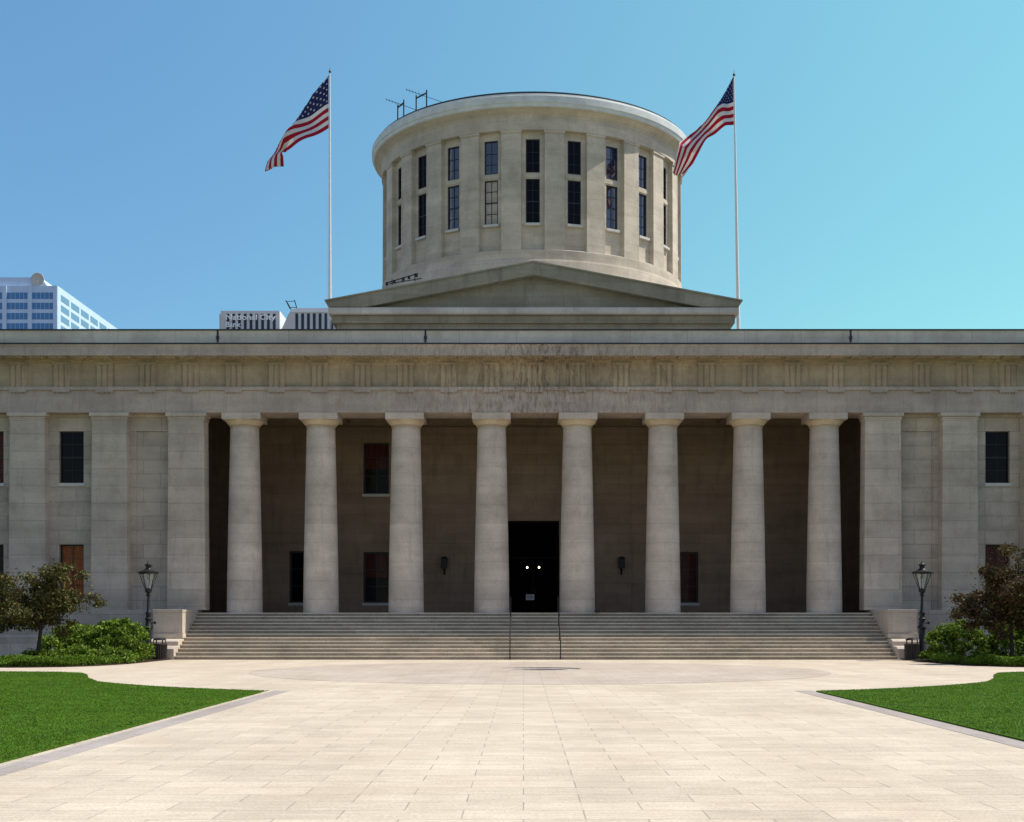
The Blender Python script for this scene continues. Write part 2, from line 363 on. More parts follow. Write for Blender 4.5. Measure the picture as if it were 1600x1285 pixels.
g = MB(); ring_fan(g, SC[0], SC[1], 1.75, rect_out, 0.0)
struct('plaza', g, M['pave'], 'buff concrete plaza paving leading to the steps')
CC = (0.0, -20.4); CR = 11.2
def circ_out(a):
    dx, dy = SC[0]-CC[0], SC[1]-CC[1]; c, s_ = math.cos(a), math.sin(a)
    b = dx*c+dy*s_; q = dx*dx+dy*dy-CR*CR; k = -b+math.sqrt(b*b-q); return SC[0]+c*k, SC[1]+s_*k
g = MB(); ring_fan(g, SC[0], SC[1], 1.76, circ_out, 0.004)
struct('paved_circle', g, M['circle'], 'round area of rosier paving in front of the steps')
g = MB(); g.lathe([(1.75,0.0),(1.75,-.04),(1.22,-.04),(1.22,-.12),(0.0001,-.12)], SC[0], SC[1], 96, caps=False)
struct('sunken_disc', g, M['seal'], 'small sunken granite disc in the paved circle')
AR = 17.2
def arc_pts(sgn, n=24):
    a0 = math.acos(7.44/AR); pts = []
    for i in range(n+1):
        a = a0 + (0.599 - a0)*i/n
        pts.append((sgn*AR*math.cos(a), CC[1]-AR*math.sin(a)))
    return pts
for sgn, side in ((-1, 'left'), (1, 'right')):
    q_ = 7.60 if sgn < 0 else 7.44
    pts = [(sgn*q_, -120)] + [p_ for p_ in arc_pts(sgn) if abs(p_[0]) >= q_] + [(sgn*15.4, -27.4), (sgn*16.3, -24.8), (sgn*17.1, -23.0), (sgn*18.3, -22.1), (sgn*22, -21.5), (sgn*30, -21.0), (sgn*60, -20.6), (sgn*60, -120)]
    if sgn < 0: pts = pts[::-1]
    m_ = MB().prism_z(pts, 0.001, .035)
    struct('lawn', m_, M['lawn'], 'mown green lawn on the %s of the plaza' % side)
    b_ = MB(); x0, x1 = sorted((sgn*(q_-.46), sgn*(q_-.008)))
    b_.box(x0, x1, -120, -35.3, -.02, .006)
    struct('paving_border', b_, M['border'], 'grey stone border strip along the %s lawn' % side)
    bed = [(18.62,-4.0),(18.62,-10.5),(18.75,-12.6),(19.2,-14.6),(20.1,-16.1),(21.6,-16.8),(26,-17.0),(60,-17.0),(60,-2.6),(19.5,-2.6),(19.5,-4.0)]
    bed = [(sgn*x, y) for x, y in bed]
    if sgn > 0: bed = bed[::-1]
    struct('planting_bed', MB().prism_z(bed, .001, .05), M['soil'], 'dark soil of the planting bed on the %s' % side)

# ------------------------------------------------------------------ leaves and grass
def fast_mesh(name, V, Fc, mat, parent=None, nper=4):
    me = bpy.data.meshes.new(name); n = len(V); k = len(Fc)
    me.vertices.add(n); me.vertices.foreach_set('co', V.astype(np.float32).ravel())
    me.loops.add(k*nper); me.loops.foreach_set('vertex_index', Fc.astype(np.int32).ravel())
    me.polygons.add(k); me.polygons.foreach_set('loop_start', np.arange(0, k*nper, nper, dtype=np.int32))
    me.materials.append(mat); me.update(calc_edges=True); me.validate()
    o = bpy.data.objects.new(name, me); C.objects.link(o)
    if parent is not None: o.parent = parent
    return o
def leaf_quads(cent, size, rg, upbias=.35, out=None):
    n = len(cent)
    nrm = rg.normal(size=(n,3)); nrm[:,2] = nrm[:,2]*.8 + upbias
    if out is not None: nrm += out*.6
    nrm /= np.linalg.norm(nrm, axis=1)[:,None]
    t = np.cross(nrm, rg.normal(size=(n,3))); t /= np.linalg.norm(t, axis=1)[:,None]; b = np.cross(nrm, t)
    sz = size*(.65+.7*rg.random(n))[:,None]
    # pointed, slightly folded leaf: four corners as a kite
    v0 = cent - t*sz; v2 = cent + t*sz; v1 = cent + b*sz*.48 + nrm*sz*.16 - t*sz*.12; v3 = cent - b*sz*.48 + nrm*sz*.16 - t*sz*.12
    V = np.stack([v0,v1,v2,v3], 1).reshape(-1,3); Fc = np.arange(4*n).reshape(n,4); return V, Fc
def clump_leaves(clumps, per, size, rg, **k):     # clumps: (x,y,z,r) ; leaves fill shells of clumps
    cs = []; outs = []
    for (x,y,z,rx,rz) in clumps:
        d = rg.normal(size=(per,3)); d /= np.linalg.norm(d, axis=1)[:,None]
        rad = (.2+1.15*rg.random(per))[:,None]
        cs.append(np.array([x,y,z]) + d*rad*np.array([rx,rx,rz])); outs.append(d)
    c = np.concatenate(cs); o = np.concatenate(outs)
    return leaf_quads(c, size, rg, out=o, **k)

def shrub(name, label, x, y, w_, d_, h_, seed, per=150, n=70, size=.075, mat='leaf_green', cat='shrub', group=None):
    rg = np.random.default_rng(seed)
    t = thing(name, label, cat, (x,y,.04), group)
    st = MB()
    for i in range(9):
        a = rg.random()*6.28; q = .5+.3*rg.random()
        st.tube((0.05*math.cos(a),0.05*math.sin(a),0), (math.cos(a)*w_*.35*q, math.sin(a)*d_*.35*q, h_*.75), .02, .008, 5)
    obj('stem', st, M['bark'], t)
    cl = []
    for i in range(n):
        a = rg.random()*6.283; rr = math.sqrt(rg.random())
        px, py = rr*math.cos(a), rr*math.sin(a)
        top = h_*math.sqrt(max(0.05, 1-rr**2.6))*(.86+.24*rg.random())
        z = max(.12, top - .12 - (0 if rg.random() < .6 else rg.random()*top*.85))
        cr = .10+.20*rg.random()**1.5
        cl.append((px*w_/2, py*d_/2, z, cr*1.25, cr*.8))
    V, Fc = clump_leaves(cl, per, size, rg)
    V[:,2] = np.maximum(V[:,2], 0.0)
    fast_mesh('foliage', V, Fc, M[mat], t)
    return t
shrub('leafy_shrub', 'big bright green shrub beside the left trash can', -20.0, -9.0, 3.1, 3.2, 1.95, 11, n=130, per=110)
shrub('leafy_shrub', 'broad green shrub behind the small left tree', -22.4, -8.6, 2.9, 3.0, 1.72, 12, n=115, per=110)
shrub('leafy_shrub', 'small rounded green shrub in front of the left trash can', -19.35, -11.7, 1.35, 1.4, .72, 13, n=45, per=110)
shrub('leafy_shrub', 'low light green shrub between the left tree and the trash can', -20.9, -12.1, 1.3, 1.2, .80, 14, n=40, per=110)
shrub('leafy_shrub', 'knee-high shrub right beside the trunk of the left tree', -22.6, -12.0, 1.6, 1.4, .62, 15, n=40, per=110)
shrub('leafy_shrub', 'bright green shrub under the right street lamp', 20.2, -9.0, 3.0, 3.2, 1.85, 21, n=125, per=110)
shrub('leafy_shrub', 'green shrub behind the trunk of the right tree', 22.8, -9.0, 3.0, 3.2, 1.85, 22, n=120, per=110)
shrub('leafy_shrub', 'green shrub at the right edge past the right tree', 25.4, -9.2, 2.6, 3.0, 1.75, 23, n=60, per=110)

def low_hedge(sgn, seed, label):
    rg = np.random.default_rng(seed)
    n = 34000
    x = 18.75 + rg.random(n)*9.5; yf = np.interp(x, [18.7,18.9,19.3,20.1,21.6,26,40], [-11.0,-12.7,-14.5,-16.0,-16.7,-16.9,-16.9])
    y = yf + .12 + rg.random(n)**1.6*2.6*(1 if sgn < 0 else .8)
    keep = (y < -9.5); x = x[keep]; y = y[keep]; yf = yf[keep]; n = len(x)
    hb = .30 + .10*np.sin(x*2.3+seed)*np.cos(y*2.1) + .07*np.sin(x*6.1+y*5.0)
    hb *= np.clip((y-yf)/.35+.35, .3, 1)
    z = .05 + hb*np.sqrt(rg.random(n))
    c = np.stack([sgn*x, y, z], 1)
    V, Fc = leaf_quads(c, .055, rg)
    o = fast_mesh('ground_cover', V, Fc, M['leaf_low']); tag(o, label, 'ground cover', kind='stuff')
low_hedge(-1, 31, 'low green ground cover edging the left bed')
low_hedge(1, 32, 'low green ground cover edging the right bed')

def tree(label, x, y, h, crown_z, crown_r, seed, mat, lean=(0,0), nleaf=9000, bark='bark', fork=None, blob=None, spread=.6):
    rg = np.random.default_rng(seed)
    t = thing('small_tree', label, 'tree', (x,y,.03), None)
    tr = MB(); fk = fork or crown_z*.55; lx, ly = lean
    pts = [Vector((0,0,0)), Vector((lx*.3, ly*.3, fk*.5)), Vector((lx, ly, fk))]
    tr.tube(pts[0], pts[1], .12, .085, 10); tr.tube(pts[1], pts[2], .085, .075, 10)
    tips = []
    nb = 9
    for i in range(nb):
        a = 6.283*i/nb + rg.random()*.5; el = .15+.95*rg.random()
        L = crown_r*(.65+.4*rg.random())
        d = Vector((math.cos(a)*math.cos(el), math.sin(a)*math.cos(el), math.sin(el)))
        if i == 0: d = Vector((.1,0,1)); L = (h-fk)*.75
        p = pts[2].copy(); r = .055
        for k in range(4):
            q = p + d*L/4; tr.tube(p, q, r, r*.75, 6); r *= .72; p = q
            d = (d + Vector(rg.normal(size=3))*.22 + Vector((0,0,.06))).normalized()
            tips.append((p.copy(), .28+.1*k))
            for m_ in range(2):
                d2 = (d + Vector(rg.normal(size=3))*.75).normalized(); e = p + d2*L*.28
                tr.tube(p, e, r*.7, r*.25, 5); tips.append((e.copy(), .26))
                d3 = (d2 + Vector(rg.normal(size=3))*.6).normalized(); e2 = e + d3*L*.2; tr.tube(e, e2, r*.3, r*.12, 4); tips.append((e2.copy(), .22))
    obj('trunk', tr, M[bark], t, smooth=True)
    cs = []
    tips = [q for q in tips if q[0].z < h-.1 and (blob is None or blob(q[0]))]
    per = int(nleaf/len(tips))
    for p, r in tips:
        if rg.random() < .15: continue
        d = rg.normal(size=(per,3))*np.array([1,1,.62])*r*spread; cs.append(np.array(p)+d)
    c = np.concatenate(cs); V, Fc = leaf_quads(c, .075, rg)
    fast_mesh('crown', V, Fc, M[mat], t); return t
tree('small purple-leaved tree on the right of the steps', 21.75, -12.0, 5.6, 3.7, 2.05, 41, 'leaf_purple', lean=(-.1,0), nleaf=38000, fork=2.0, spread=.74)
tree('small bronze-leaved tree in front of the left shrubs', -22.75, -12.2, 4.5, 3.0, 2.35, 46, 'leaf_olive', lean=(.16,0), nleaf=22000, spread=.66, fork=1.75)
tree('leaning bronze-leaved tree cut by the left edge', -25.15, -11.5, 4.8, 3.4, 2.0, 43, 'leaf_olive', lean=(-.5,0), nleaf=9000, bark='bark_pale', fork=1.8)

def grass(sgn, seed, n=230000):
    rg = np.random.default_rng(seed)
    # density follows nearness: sample depth and x over the lawn
    D = 15 + 37*rg.random(n*2)**1.35; X = (7.62 if sgn < 0 else 7.46) + rg.random(n*2)*16; y = D - CD
    edge = np.where(X < 14.2, CC[1]-np.sqrt(np.maximum(AR**2-X**2, 0)), np.interp(X, [14.2,15.4,16.3,17.1,18.3,22,30], [-30.1,-27.4,-24.8,-23.0,-22.1,-21.5,-21.0]))
    ok = (y < edge-.02) & (X < .46*D+2); X = X[ok][:n]; y = y[ok][:n]; m_ = len(X)
    a = rg.random(m_)*6.283; hgt = .012+.022*rg.random(m_); wd = .005+.006*rg.random(m_)
    base = np.stack([sgn*X, y, np.full(m_, .034)], 1)
    dx = np.stack([np.cos(a), np.sin(a), np.zeros(m_)], 1)*wd[:,None]
    tip = base + np.stack([rg.normal(size=m_)*.022, rg.normal(size=m_)*.022, hgt], 1)
    V = np.stack([base-dx, base+dx, tip], 1).reshape(-1,3); Fc = np.arange(3*m_).reshape(m_,3)
    o = fast_mesh('grass', V, Fc, M['blade'], nper=3)
    tag(o, 'short grass blades on the %s lawn' % ('left' if sgn < 0 else 'right'), 'grass', kind='stuff')
grass(-1, 51); grass(1, 52)

# ================================================================== CAPITOL
B = thing('capitol_building', 'grey limestone building with Doric portico, pediment and round window drum', 'building', (0,0,0))
ZF = 2.43; ZA = 13.42; XE = 39.0
# stylobate and stairs ------------------------------------------------
m_ = MB().box(-18.46, 18.46, 0.0, 10.3, 0.0, ZF); obj('portico_floor', m_, M['step'], B)
stairs = obj('staircase', MB().box(-18.455, 18.455, -.02, -.002, 0, ZF-.19), M['step'], B)
NR = 13; rise = ZF/NR; tread = 4.85/(NR-1)
for i in range(NR):
    z1 = rise*(i+1); y0 = -4.95 + tread*i; st = MB()
    ye = y0+tread+.04 if i < NR-1 else .03
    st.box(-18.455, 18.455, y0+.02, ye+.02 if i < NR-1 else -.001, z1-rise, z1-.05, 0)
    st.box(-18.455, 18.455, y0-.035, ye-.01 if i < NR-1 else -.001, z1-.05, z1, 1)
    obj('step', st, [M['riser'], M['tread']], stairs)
# podium, cheek blocks -------------------------------------------------
for sgn in (-1, 1):
    def xb(a, b): return (a, b) if sgn > 0 else (-b, -a)
    x0, x1 = xb(18.47, XE)
    pm = MB(); pm.box(x0, x1, -.55, .9, 1.25, 2.58)
    pm.prism_x([(-1.15,0),(-1.15,1.12),(-1.0,1.25),(.6,1.25),(.6,0)], x0, x1)
    obj('podium', pm, M['wall'], B, bevel=.015)
    x0, x1 = xb(18.47, 20.0)
    cb = MB(); cb.box(x0, x1, -3.30, -.56, 1.33, 2.44); cb.box(x0-.02, x1+.02, -3.34, -.56, 2.44, 2.58)
    cb.box(x0-.0, x1+.03, -3.37, -1.0, 1.08, 1.33)
    obj('cheek_block', cb, M['granite'], B, bevel=.012)
    lo = MB(); x0, x1 = xb(18.47, 19.9)
    lo.prism_x([(-5.0,0),(-5.0,.55),(-4.85,.66),(-4.15,.70),(-4.15,.92),(-3.9,1.05),(-1.2,1.05),(-1.2,0)], x0+.003, x1)
    obj('lower_cheek', lo, M['granite'], B, bevel=.012)

# columns ---------------------------------------------------------------
def column():
    pr = []
    H = 10.0; r0, r1 = .985, .785
    for i in range(21):
        u = i/20; z = u*H*1.027; r = r0 - (r0-r1)*(u**1.25); pr.append((r, z))
    zt = pr[-1][1]
    m_ = MB().lathe(pr, 0, 0, 56)
    c = obj('column', m_, M['column'], B, smooth=True, sharp=50)
    cap = MB(); h = ZA-ZF
    cap.lathe([(.785,zt-.004),(.75,zt+.0),(.75,zt+.03),(.815,zt+.035),(.815,zt+.075),(.78,zt+.08),(.78,zt+.10),(.85,zt+.105),(.87,zt+.15),(.97,zt+.25),(1.03,zt+.33),(1.035,zt+.38),(.98,h-.36)], 0, 0, 56)
    obj('echinus', cap, M['capital'], c, smooth=True, sharp=30)
    obj('abacus', MB().box(-1.06, 1.06, -1.06, 1.06, h-.359, h-.002), M['column'], c, bevel=.01)
    return c
col0 = column(); CXs = [-16.12, -11.88, -7.14, -2.38, 2.38, 7.14, 11.88, 16.12]
for i, x in enumerate(CXs):
    c = col0 if i == 0 else copy_tree(col0, parent=B)
    c.location = (x, 1.01, ZF)
# pilasters -----------------------------------------------------------
def pilaster(x0, x1, yb, zb=2.58):
    t = .035; p = MB()
    p.add([(x0-t,-.01,zb),(x1+t,-.01,zb),(x1+t,yb,zb),(x0-t,yb,zb),(x0+t,.03,ZA-.33),(x1-t,.03,ZA-.33),(x1-t,yb,ZA-.33),(x0+t,yb,ZA-.33)],
          [(0,3,2,1),(4,5,6,7),(0,1,5,4),(1,2,6,5),(2,3,7,6),(3,0,4,7)])
    o = obj('pilaster', p, M['pilaster'], B, bevel=.012)
    c = MB(); c.box(x0-.02, x1+.02, -.02, yb, ZA-.33, ZA-.20); c.box(x0-.10, x1+.10, -.09, yb, ZA-.20, ZA-.002)
    c.box(x0-.0, x1+.0, -.0, yb, ZA-.42, ZA-.331)
    obj('capital', c, M['pilaster'], o, bevel=.01)
for sgn in (-1, 1):
    for a, b, d in ((18.12, 20.14, 1.06), (22.38, 24.34, .8), (26.88, 28.84, .8), (31.3, 33.26, .8), (35.7, 37.66, .8)):
        x0, x1 = (a, b) if sgn > 0 else (-b, -a); pilaster(x0, x1, d)
# windows -------------------------------------------------------------
def window(x, y, z0, z1, w_, kind='dark', nv=1, rows=(.5,), sill=True, parent=B, frame='frame', loc=None, rotz=0, th=.05):
    """frame is the part; panes, curtain and sill are its sub-parts. local origin at the bottom centre of the opening"""
    h = z1-z0; f = MB(); t = th
    f.box(-w_/2, -w_/2+t*1.3, -.05, .06, 0, h); f.box(w_/2-t*1.3, w_/2, -.05, .06, 0, h)
    f.box(-w_/2+t*1.3, w_/2-t*1.3, -.05, .06, 0, t*1.3); f.box(-w_/2+t*1.3, w_/2-t*1.3, -.05, .06, h-t*1.3, h)
    for i in range(nv):
        xm = -w_/2 + w_*(i+1)/(nv+1); f.box(xm-t*.28, xm+t*.28, -.02, .03, t*1.3, h-t*1.3)
    for i, r_ in enumerate(rows):
        big = abs(r_-.5) < .02; q = t*.75 if big else t*.25
        f.box(-w_/2+t*1.3, w_/2-t*1.3, -.025, .035, h*r_-q, h*r_+q)
    fo = obj('window', f, M[frame], parent, loc=loc or (x, y, z0), rot=(0,0,rotz))
    g_ = MB(); g_.add([(-w_/2+t,.02,t),(w_/2-t,.02,t),(w_/2-t,.02,h-t),(-w_/2+t,.02,h-t)], [(0,1,2,3)])
    clear = kind in ('curtain', 'darkcurtain', 'blind', 'halfred')
    obj('pane', g_, M['glass_clear'] if clear else M['glass_sky' if kind == 'sky' else 'glass'], fo)
    if clear:
        zb = h*.5 if kind == 'halfred' else t
        k = MB(); n = 24; xs = [-w_/2+t+(w_-2*t)*i/n for i in range(n+1)]
        vv = []
        for i, xx in enumerate(xs):
            yy = .085 + .02*math.sin(i*1.9) + .012*math.sin(i*.8)
            vv += [(xx, yy, zb), (xx, yy, h-t)]
        k.add(vv, [(2*i,2*i+2,2*i+3,2*i+1) for i in range(n)])
        obj('blind' if kind == 'blind' else 'curtain', k, M[{'curtain':'curtain','darkcurtain':'curtain_dark','halfred':'curtain_dark','blind':'blind'}[kind]], fo)
        if kind == 'halfred':
            bk = MB(); bk.add([(-w_/2,.16,0),(w_/2,.16,0),(w_/2,.16,h),(-w_/2,.16,h)], [(0,1,2,3)]); obj('backing', bk, M['interior'], fo)
    if sill:
        s_ = MB(); s_.box(-w_/2-.07, w_/2+.07, -.33, .06, -.17, -.001); obj('sill', s_, M['sill'], fo, bevel=.01)
    return fo
# wing walls ------------------------------------------------------------
WY = .70
PY = 10.0
for sgn in (-1, 1):
    wall = MB(); holes = []; spec = []
    for c_, k1, k2 in ((25.66, 'dark', 'curtain' if sgn < 0 else 'darkcurtain'), (30.1, 'darkcurtain', 'dark'), (34.5, 'dark', 'dark')):
        c0 = sgn*c_; wd = 1.36
        for (z0, z1, kd, sl_) in ((9.62, 12.50, k1, True), (3.25, 6.22, k2, False)):
            holes.append((c0-wd/2, c0+wd/2, z0, z1)); spec.append((c0, z0, z1, wd, kd, sl_))
    a, b = sorted((sgn*18.13, sgn*XE))
    pan = sorted((sgn*20.45, sgn*22.05)); holes2 = holes + [(pan[0], pan[1], 2.6, 12.5)]
    wall.front(a, b, 2.58, 17.0, WY, holes2, .4)
    obj('wing_wall', wall, M['wall'], B)
    blind = MB(); blind.box(pan[0]-.01, pan[1]+.01, WY+.085, WY+.2, 2.58, 12.52); obj('recessed_panel', blind, M['wall'], B)
    for (c0, z0, z1, wd, kd, sl_) in spec:
        window(c0, WY+.26, z0, z1, wd, kd, 1, (.25,.5,.75), sill=sl_)
    # body of the wing behind its front
    body = MB(); bx0, bx1 = sorted((sgn*18.46, sgn*(XE-.02)))
    body.add([(bx0,1.25,-.1),(bx1,1.25,-.1),(bx1,56,-.1),(bx0,56,-.1),(bx0,1.25,17.1),(bx1,1.25,17.1),(bx1,56,17.1),(bx0,56,17.1)],
             [(4,5,6,7),(0,1,5,4),(1,2,6,5),(2,3,7,6),(3,0,4,7)])
    obj('wing_body', body, M['wall'], B)
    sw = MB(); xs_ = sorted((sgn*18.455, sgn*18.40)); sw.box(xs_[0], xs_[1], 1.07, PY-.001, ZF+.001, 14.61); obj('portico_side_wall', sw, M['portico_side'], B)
# portico back wall -------------------------------------------------------
PY = 10.0
ph = [(-10.62,-9.02,9.93,13.13), (-10.62,-9.02,3.12,6.30), (-15.25,-13.6,3.12,6.35), (8.72,10.32,3.12,6.30)]
door = (-1.62, 1.62, ZF, 8.25)
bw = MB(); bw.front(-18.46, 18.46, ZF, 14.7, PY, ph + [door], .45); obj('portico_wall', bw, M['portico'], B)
for (a, b, c_, d), kd in zip(ph, ('halfred', 'halfred', 'dark', 'darkcurtain')):
    window((a+b)/2, PY+.30, c_, d, b-a, kd, 1, (.36,.72) if c_ > 5 else (.33,.66), True, th=.08)
cl = MB(); cl.box(-18.46, 18.46, 2.1, PY+.4, 14.62, 14.9); cl.box(-18.46, 18.46, PY-.12, PY-.002, 14.0, 14.1); cl.box(-18.46, 18.46, PY-.2, PY-.002, 14.38, 14.619)
for x in (-9.5, 0, 9.5):
    for dx in (-2.37, 2.37): cl.box(x+dx-.4, x+dx+.4, 2.1, PY-.2, 14.25, 14.619)
obj('portico_ceiling', cl, M['portico'], B)
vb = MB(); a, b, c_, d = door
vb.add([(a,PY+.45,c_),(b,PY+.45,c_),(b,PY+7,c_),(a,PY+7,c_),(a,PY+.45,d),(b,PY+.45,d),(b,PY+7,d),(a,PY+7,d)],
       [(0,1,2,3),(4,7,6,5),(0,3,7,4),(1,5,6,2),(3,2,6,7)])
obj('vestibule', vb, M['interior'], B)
dm = MB(); dm.box(a, a+.12, PY+.3, PY+.44, c_, d); dm.box(b-.12, b, PY+.3, PY+.44, c_, d); dm.box(a+.12, b-.12, PY+.3, PY+.44, d-.14, d)
dm.box(-.05, .05, PY+.38, PY+.43, c_, 5.9); dm.box(a+.12, b-.12, PY+.38, PY+.43, 5.9, 6.02)
dr = obj('entrance_door', dm, M['interior'], B)
for sx in (-1, 1):
    h_ = MB().tube((sx*.12,PY+.30,3.78), (sx*.12,PY+.30,4.15), .02); h_.tube((sx*.12,PY+.30,3.82),(sx*.12,PY+.39,3.82),.015).tube((sx*.12,PY+.30,4.11),(sx*.12,PY+.39,4.11),.015)
    obj('handle', h_, M['iron'], dr)
# entablature --------------------------------------------------------------
def along(name, prof, mat, x1=XE, bev=0):
    return obj(name, MB().prism_x(prof, -x1, x1), M[mat], B, bevel=bev)
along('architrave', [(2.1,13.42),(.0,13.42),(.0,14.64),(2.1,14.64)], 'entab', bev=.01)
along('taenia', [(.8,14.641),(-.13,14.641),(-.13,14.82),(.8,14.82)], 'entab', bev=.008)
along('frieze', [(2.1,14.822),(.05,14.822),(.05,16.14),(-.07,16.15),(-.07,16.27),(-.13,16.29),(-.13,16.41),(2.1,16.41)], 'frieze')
XG = XE+.9
along('cornice', [(2.1,16.412),(-.90,16.412),(-.90,16.36),(-.96,16.36),(-.96,16.83),(-1.02,16.88),(-1.04,16.95),(2.1,16.95)], 'entab', XG, .008)
along('gutter', [(.5,16.951),(-1.055,16.951),(-1.07,17.03),(.5,17.03)], 'metal_dark', XG)
along('parapet', [(.0,17.031),(-.62,17.031),(-.62,17.10),(-.56,17.14),(-.56,17.80),(.0,17.80)], 'parapet', XG-.3, .01)
along('coping', [(.05,17.801),(-.63,17.801),(-.63,17.865),(.05,17.89)], 'metal_dark', XG-.3)
tg = MB()
W_ = .94
def tri():
    # a triglyph slab with two full grooves and half grooves at the edges, cut as a zigzag in plan
    pr = [(-W_/2, .06), (-W_/2, .0), (-W_/2+.07, -.09)]
    for k in (-1, 1):
        xc = k*W_/6*1.0
        pr += [(xc-.07, -.09), (xc, -.02), (xc+.07, -.09)]
    pr += [(W_/2-.07, -.09), (W_/2, .0), (W_/2, .06)]
    tg.prism_z(pr, 14.822, 16.02); tg.box(-W_/2-.02, W_/2+.02, -.14, .06, 16.021, 16.139)
    o = obj('triglyph', tg, M['frieze'], B)
    rg_ = MB().box(-W_/2, W_/2, -.125, -.001, 14.53, 14.64)
    for k in range(6):
        xc = -W_/2 + W_*(k+.5)/6; rg_.lathe([(.05,14.45),(.04,14.529)], xc, -.065, 8)
    obj('regula', rg_, M['entab'], o)
    return o
TX = [0.0]
for k in range(1, 17): TX += [2.36*k, -2.36*k]
t0 = tri()
for i, x in enumerate(sorted(TX)):
    o = t0 if i == 0 else copy_tree(t0, parent=B); o.location = (x, 0, 0)
mt = MB().box(-.46, .46, -.88, -.14, 16.34, 16.411)
for r_ in range(3):
    for k in range(6): mt.lathe([(.036,16.27),(.05,16.339)], -.38+.152*k, -.78+.24*r_, 8)
mu0 = obj('mutule', mt, M['frieze'], B)
for i in range(-33, 34):
    o = mu0 if i == -33 else copy_tree(mu0, parent=B); o.location = (1.18*i, 0, 0)
for x in (-17.26, -5.95, 5.6, 17.2):
    if x == 5.6: continue
    jc = MB().box(x-.05, x+.05, -.585, -.5605, 17.15, 17.795); jc.box(x-.08, x+.08, -.60, -.5605, 17.3, 17.5)
    obj('joint_strap', jc, M['metal_dark'], B)
rf = MB().box(-XE, XE, .01, 56, 17.101, 17.25); obj('roof', rf, M['roof'], B)
# attic and pediment ------------------------------------------------------
AY = 8.0; FY = 7.35
at = MB().box(-12.0, 12.0, AY, 30, 17.25, 20.56); at.box(-12.25, 12.25, AY-.25, 30, 20.1, 20.55); at.box(-12.12,12.12,AY-.12,30,17.251,17.7)
obj('attic', at, M['attic'], B, bevel=.02)
pd = obj('pediment', MB().prism_y([(-11.5,20.95),(11.5,20.95),(0,23.2)], AY, 29.9), M['attic'], B)
hc = MB().prism_x([(30,20.57),(FY+.06,20.57),(FY,20.63),(FY,20.93),(FY+.1,20.99),(30,20.99)], -12.42, 12.42)
obj('horizontal_cornice', hc, M['parapet'], pd, bevel=.01)
rk = MB()
rk.prism_y([(-12.42,20.991),(-12.5,21.15),(-12.62,21.31),(0,23.68),(12.62,21.31),(12.5,21.15),(12.42,20.991),(10.2,20.991),(0,22.93),(-10.2,20.991)][::-1], FY+.02, 30)
obj('raking_cornice', rk, M['attic'], pd)
cy_ = MB(); cy_.prism_y([(-12.62,21.312),(0,23.682),(12.62,21.312),(12.66,21.40),(0,23.78),(-12.66,21.40)][::-1], FY-.06, 30)
obj('roof_edge', cy_, M['attic'], pd)
# drum -------------------------------------------------------------------
DX, DY = 0.0, 24.7
dr_ = MB()
dr_.lathe([(11.15,17.2),(11.15,25.45),(11.10,25.6),(10.98,25.62),(10.98,26.25),(10.9,26.3),(10.35,26.31)], DX, DY, 144, caps=False)
dr_.lathe([(10.45,26.3),(10.45,34.2)], DX, DY, 96, caps=False)
dr_.lathe([(10.4,34.10),(11.0,34.10),(11.0,34.95),(11.05,35.0),(11.05,35.12),(11.22,35.22),(11.5,35.40)], DX, DY, 144, caps=False)
drum = obj('drum', dr_, M['drum'], B, smooth=True, sharp=25)
cn = MB().lathe([(11.50,35.38),(11.60,35.42),(11.62,35.60),(11.70,35.64),(11.72,36.05),(11.62,36.10),(11.60,36.22),(11.2,36.26)], DX, DY, 144, caps=False)
obj('drum_cornice', cn, M['white_cornice'], B, smooth=True, sharp=25)
dk = MB().lathe([(11.45,36.24),(11.45,36.40),(11.2,36.42),(6,36.8),(.001,37.0)], DX, DY, 96, caps=False); obj('drum_roof', dk, M['metal_dark'], B)
first = None; pil0 = None
kinds = {0:'dark',1:'dark',2:'sky',3:'sky',4:'dark',5:'dark',-1:'sky',-2:'sky',-3:'dark',-4:'dark',-5:'dark'}
bays = MB()
for k in range(-7, 8):
    a = R(15*k); rot = Matrix.Translation((DX, DY, 0)) @ Matrix.Rotation(a, 4, 'Z')
    b_ = MB(); b_.front(-.80, .80, 26.28, 34.12, -10.58, [(-.46,.46,31.42,33.62),(-.46,.46,28.08,31.02)], .14)
    b_.box(-.60, .60, -10.62, -10.581, 31.10, 31.34)
    vs_ = [rot @ Vector(v) for v in b_.v]; bays.add(vs_, b_.f)
    for (z0, z1, rows) in ((31.42, 33.62, (.3, .62)), (28.08, 31.02, (.25, .5, .75))):
        kd = kinds.get(k, 'dark')
        if k == -1: kd = 'blind' if z0 < 30 else 'sky'
        p = rot @ Vector((0, -10.47, z0))
        window(0, 0, z0, z1, .92, kd, 1, rows, z0 < 30, frame='frame_blue', loc=p, rotz=a, th=.05)
obj('drum_bays', bays, M['drum'], B)
pw = .665
pl = MB().add([(-pw,-10.93,26.28),(pw,-10.93,26.28),(pw,-10.4,26.28),(-pw,-10.4,26.28),(-pw+.02,-10.90,33.95),(pw-.02,-10.90,33.95),(pw-.02,-10.4,33.95),(-pw+.02,-10.4,33.95)],
          [(0,3,2,1),(4,5,6,7),(0,1,5,4),(1,2,6,5),(2,3,7,6),(3,0,4,7)])
pl.box(-pw-.04, pw+.04, -10.97, -10.4, 33.951, 34.099)
p0 = obj('drum_pilaster', pl, M['drum'], B)
for k in range(24):
    o = p0 if k == 0 else copy_tree(p0, parent=B); o.location = (DX, DY, 0); o.rotation_euler = (0,0,R(15*k+7.5))

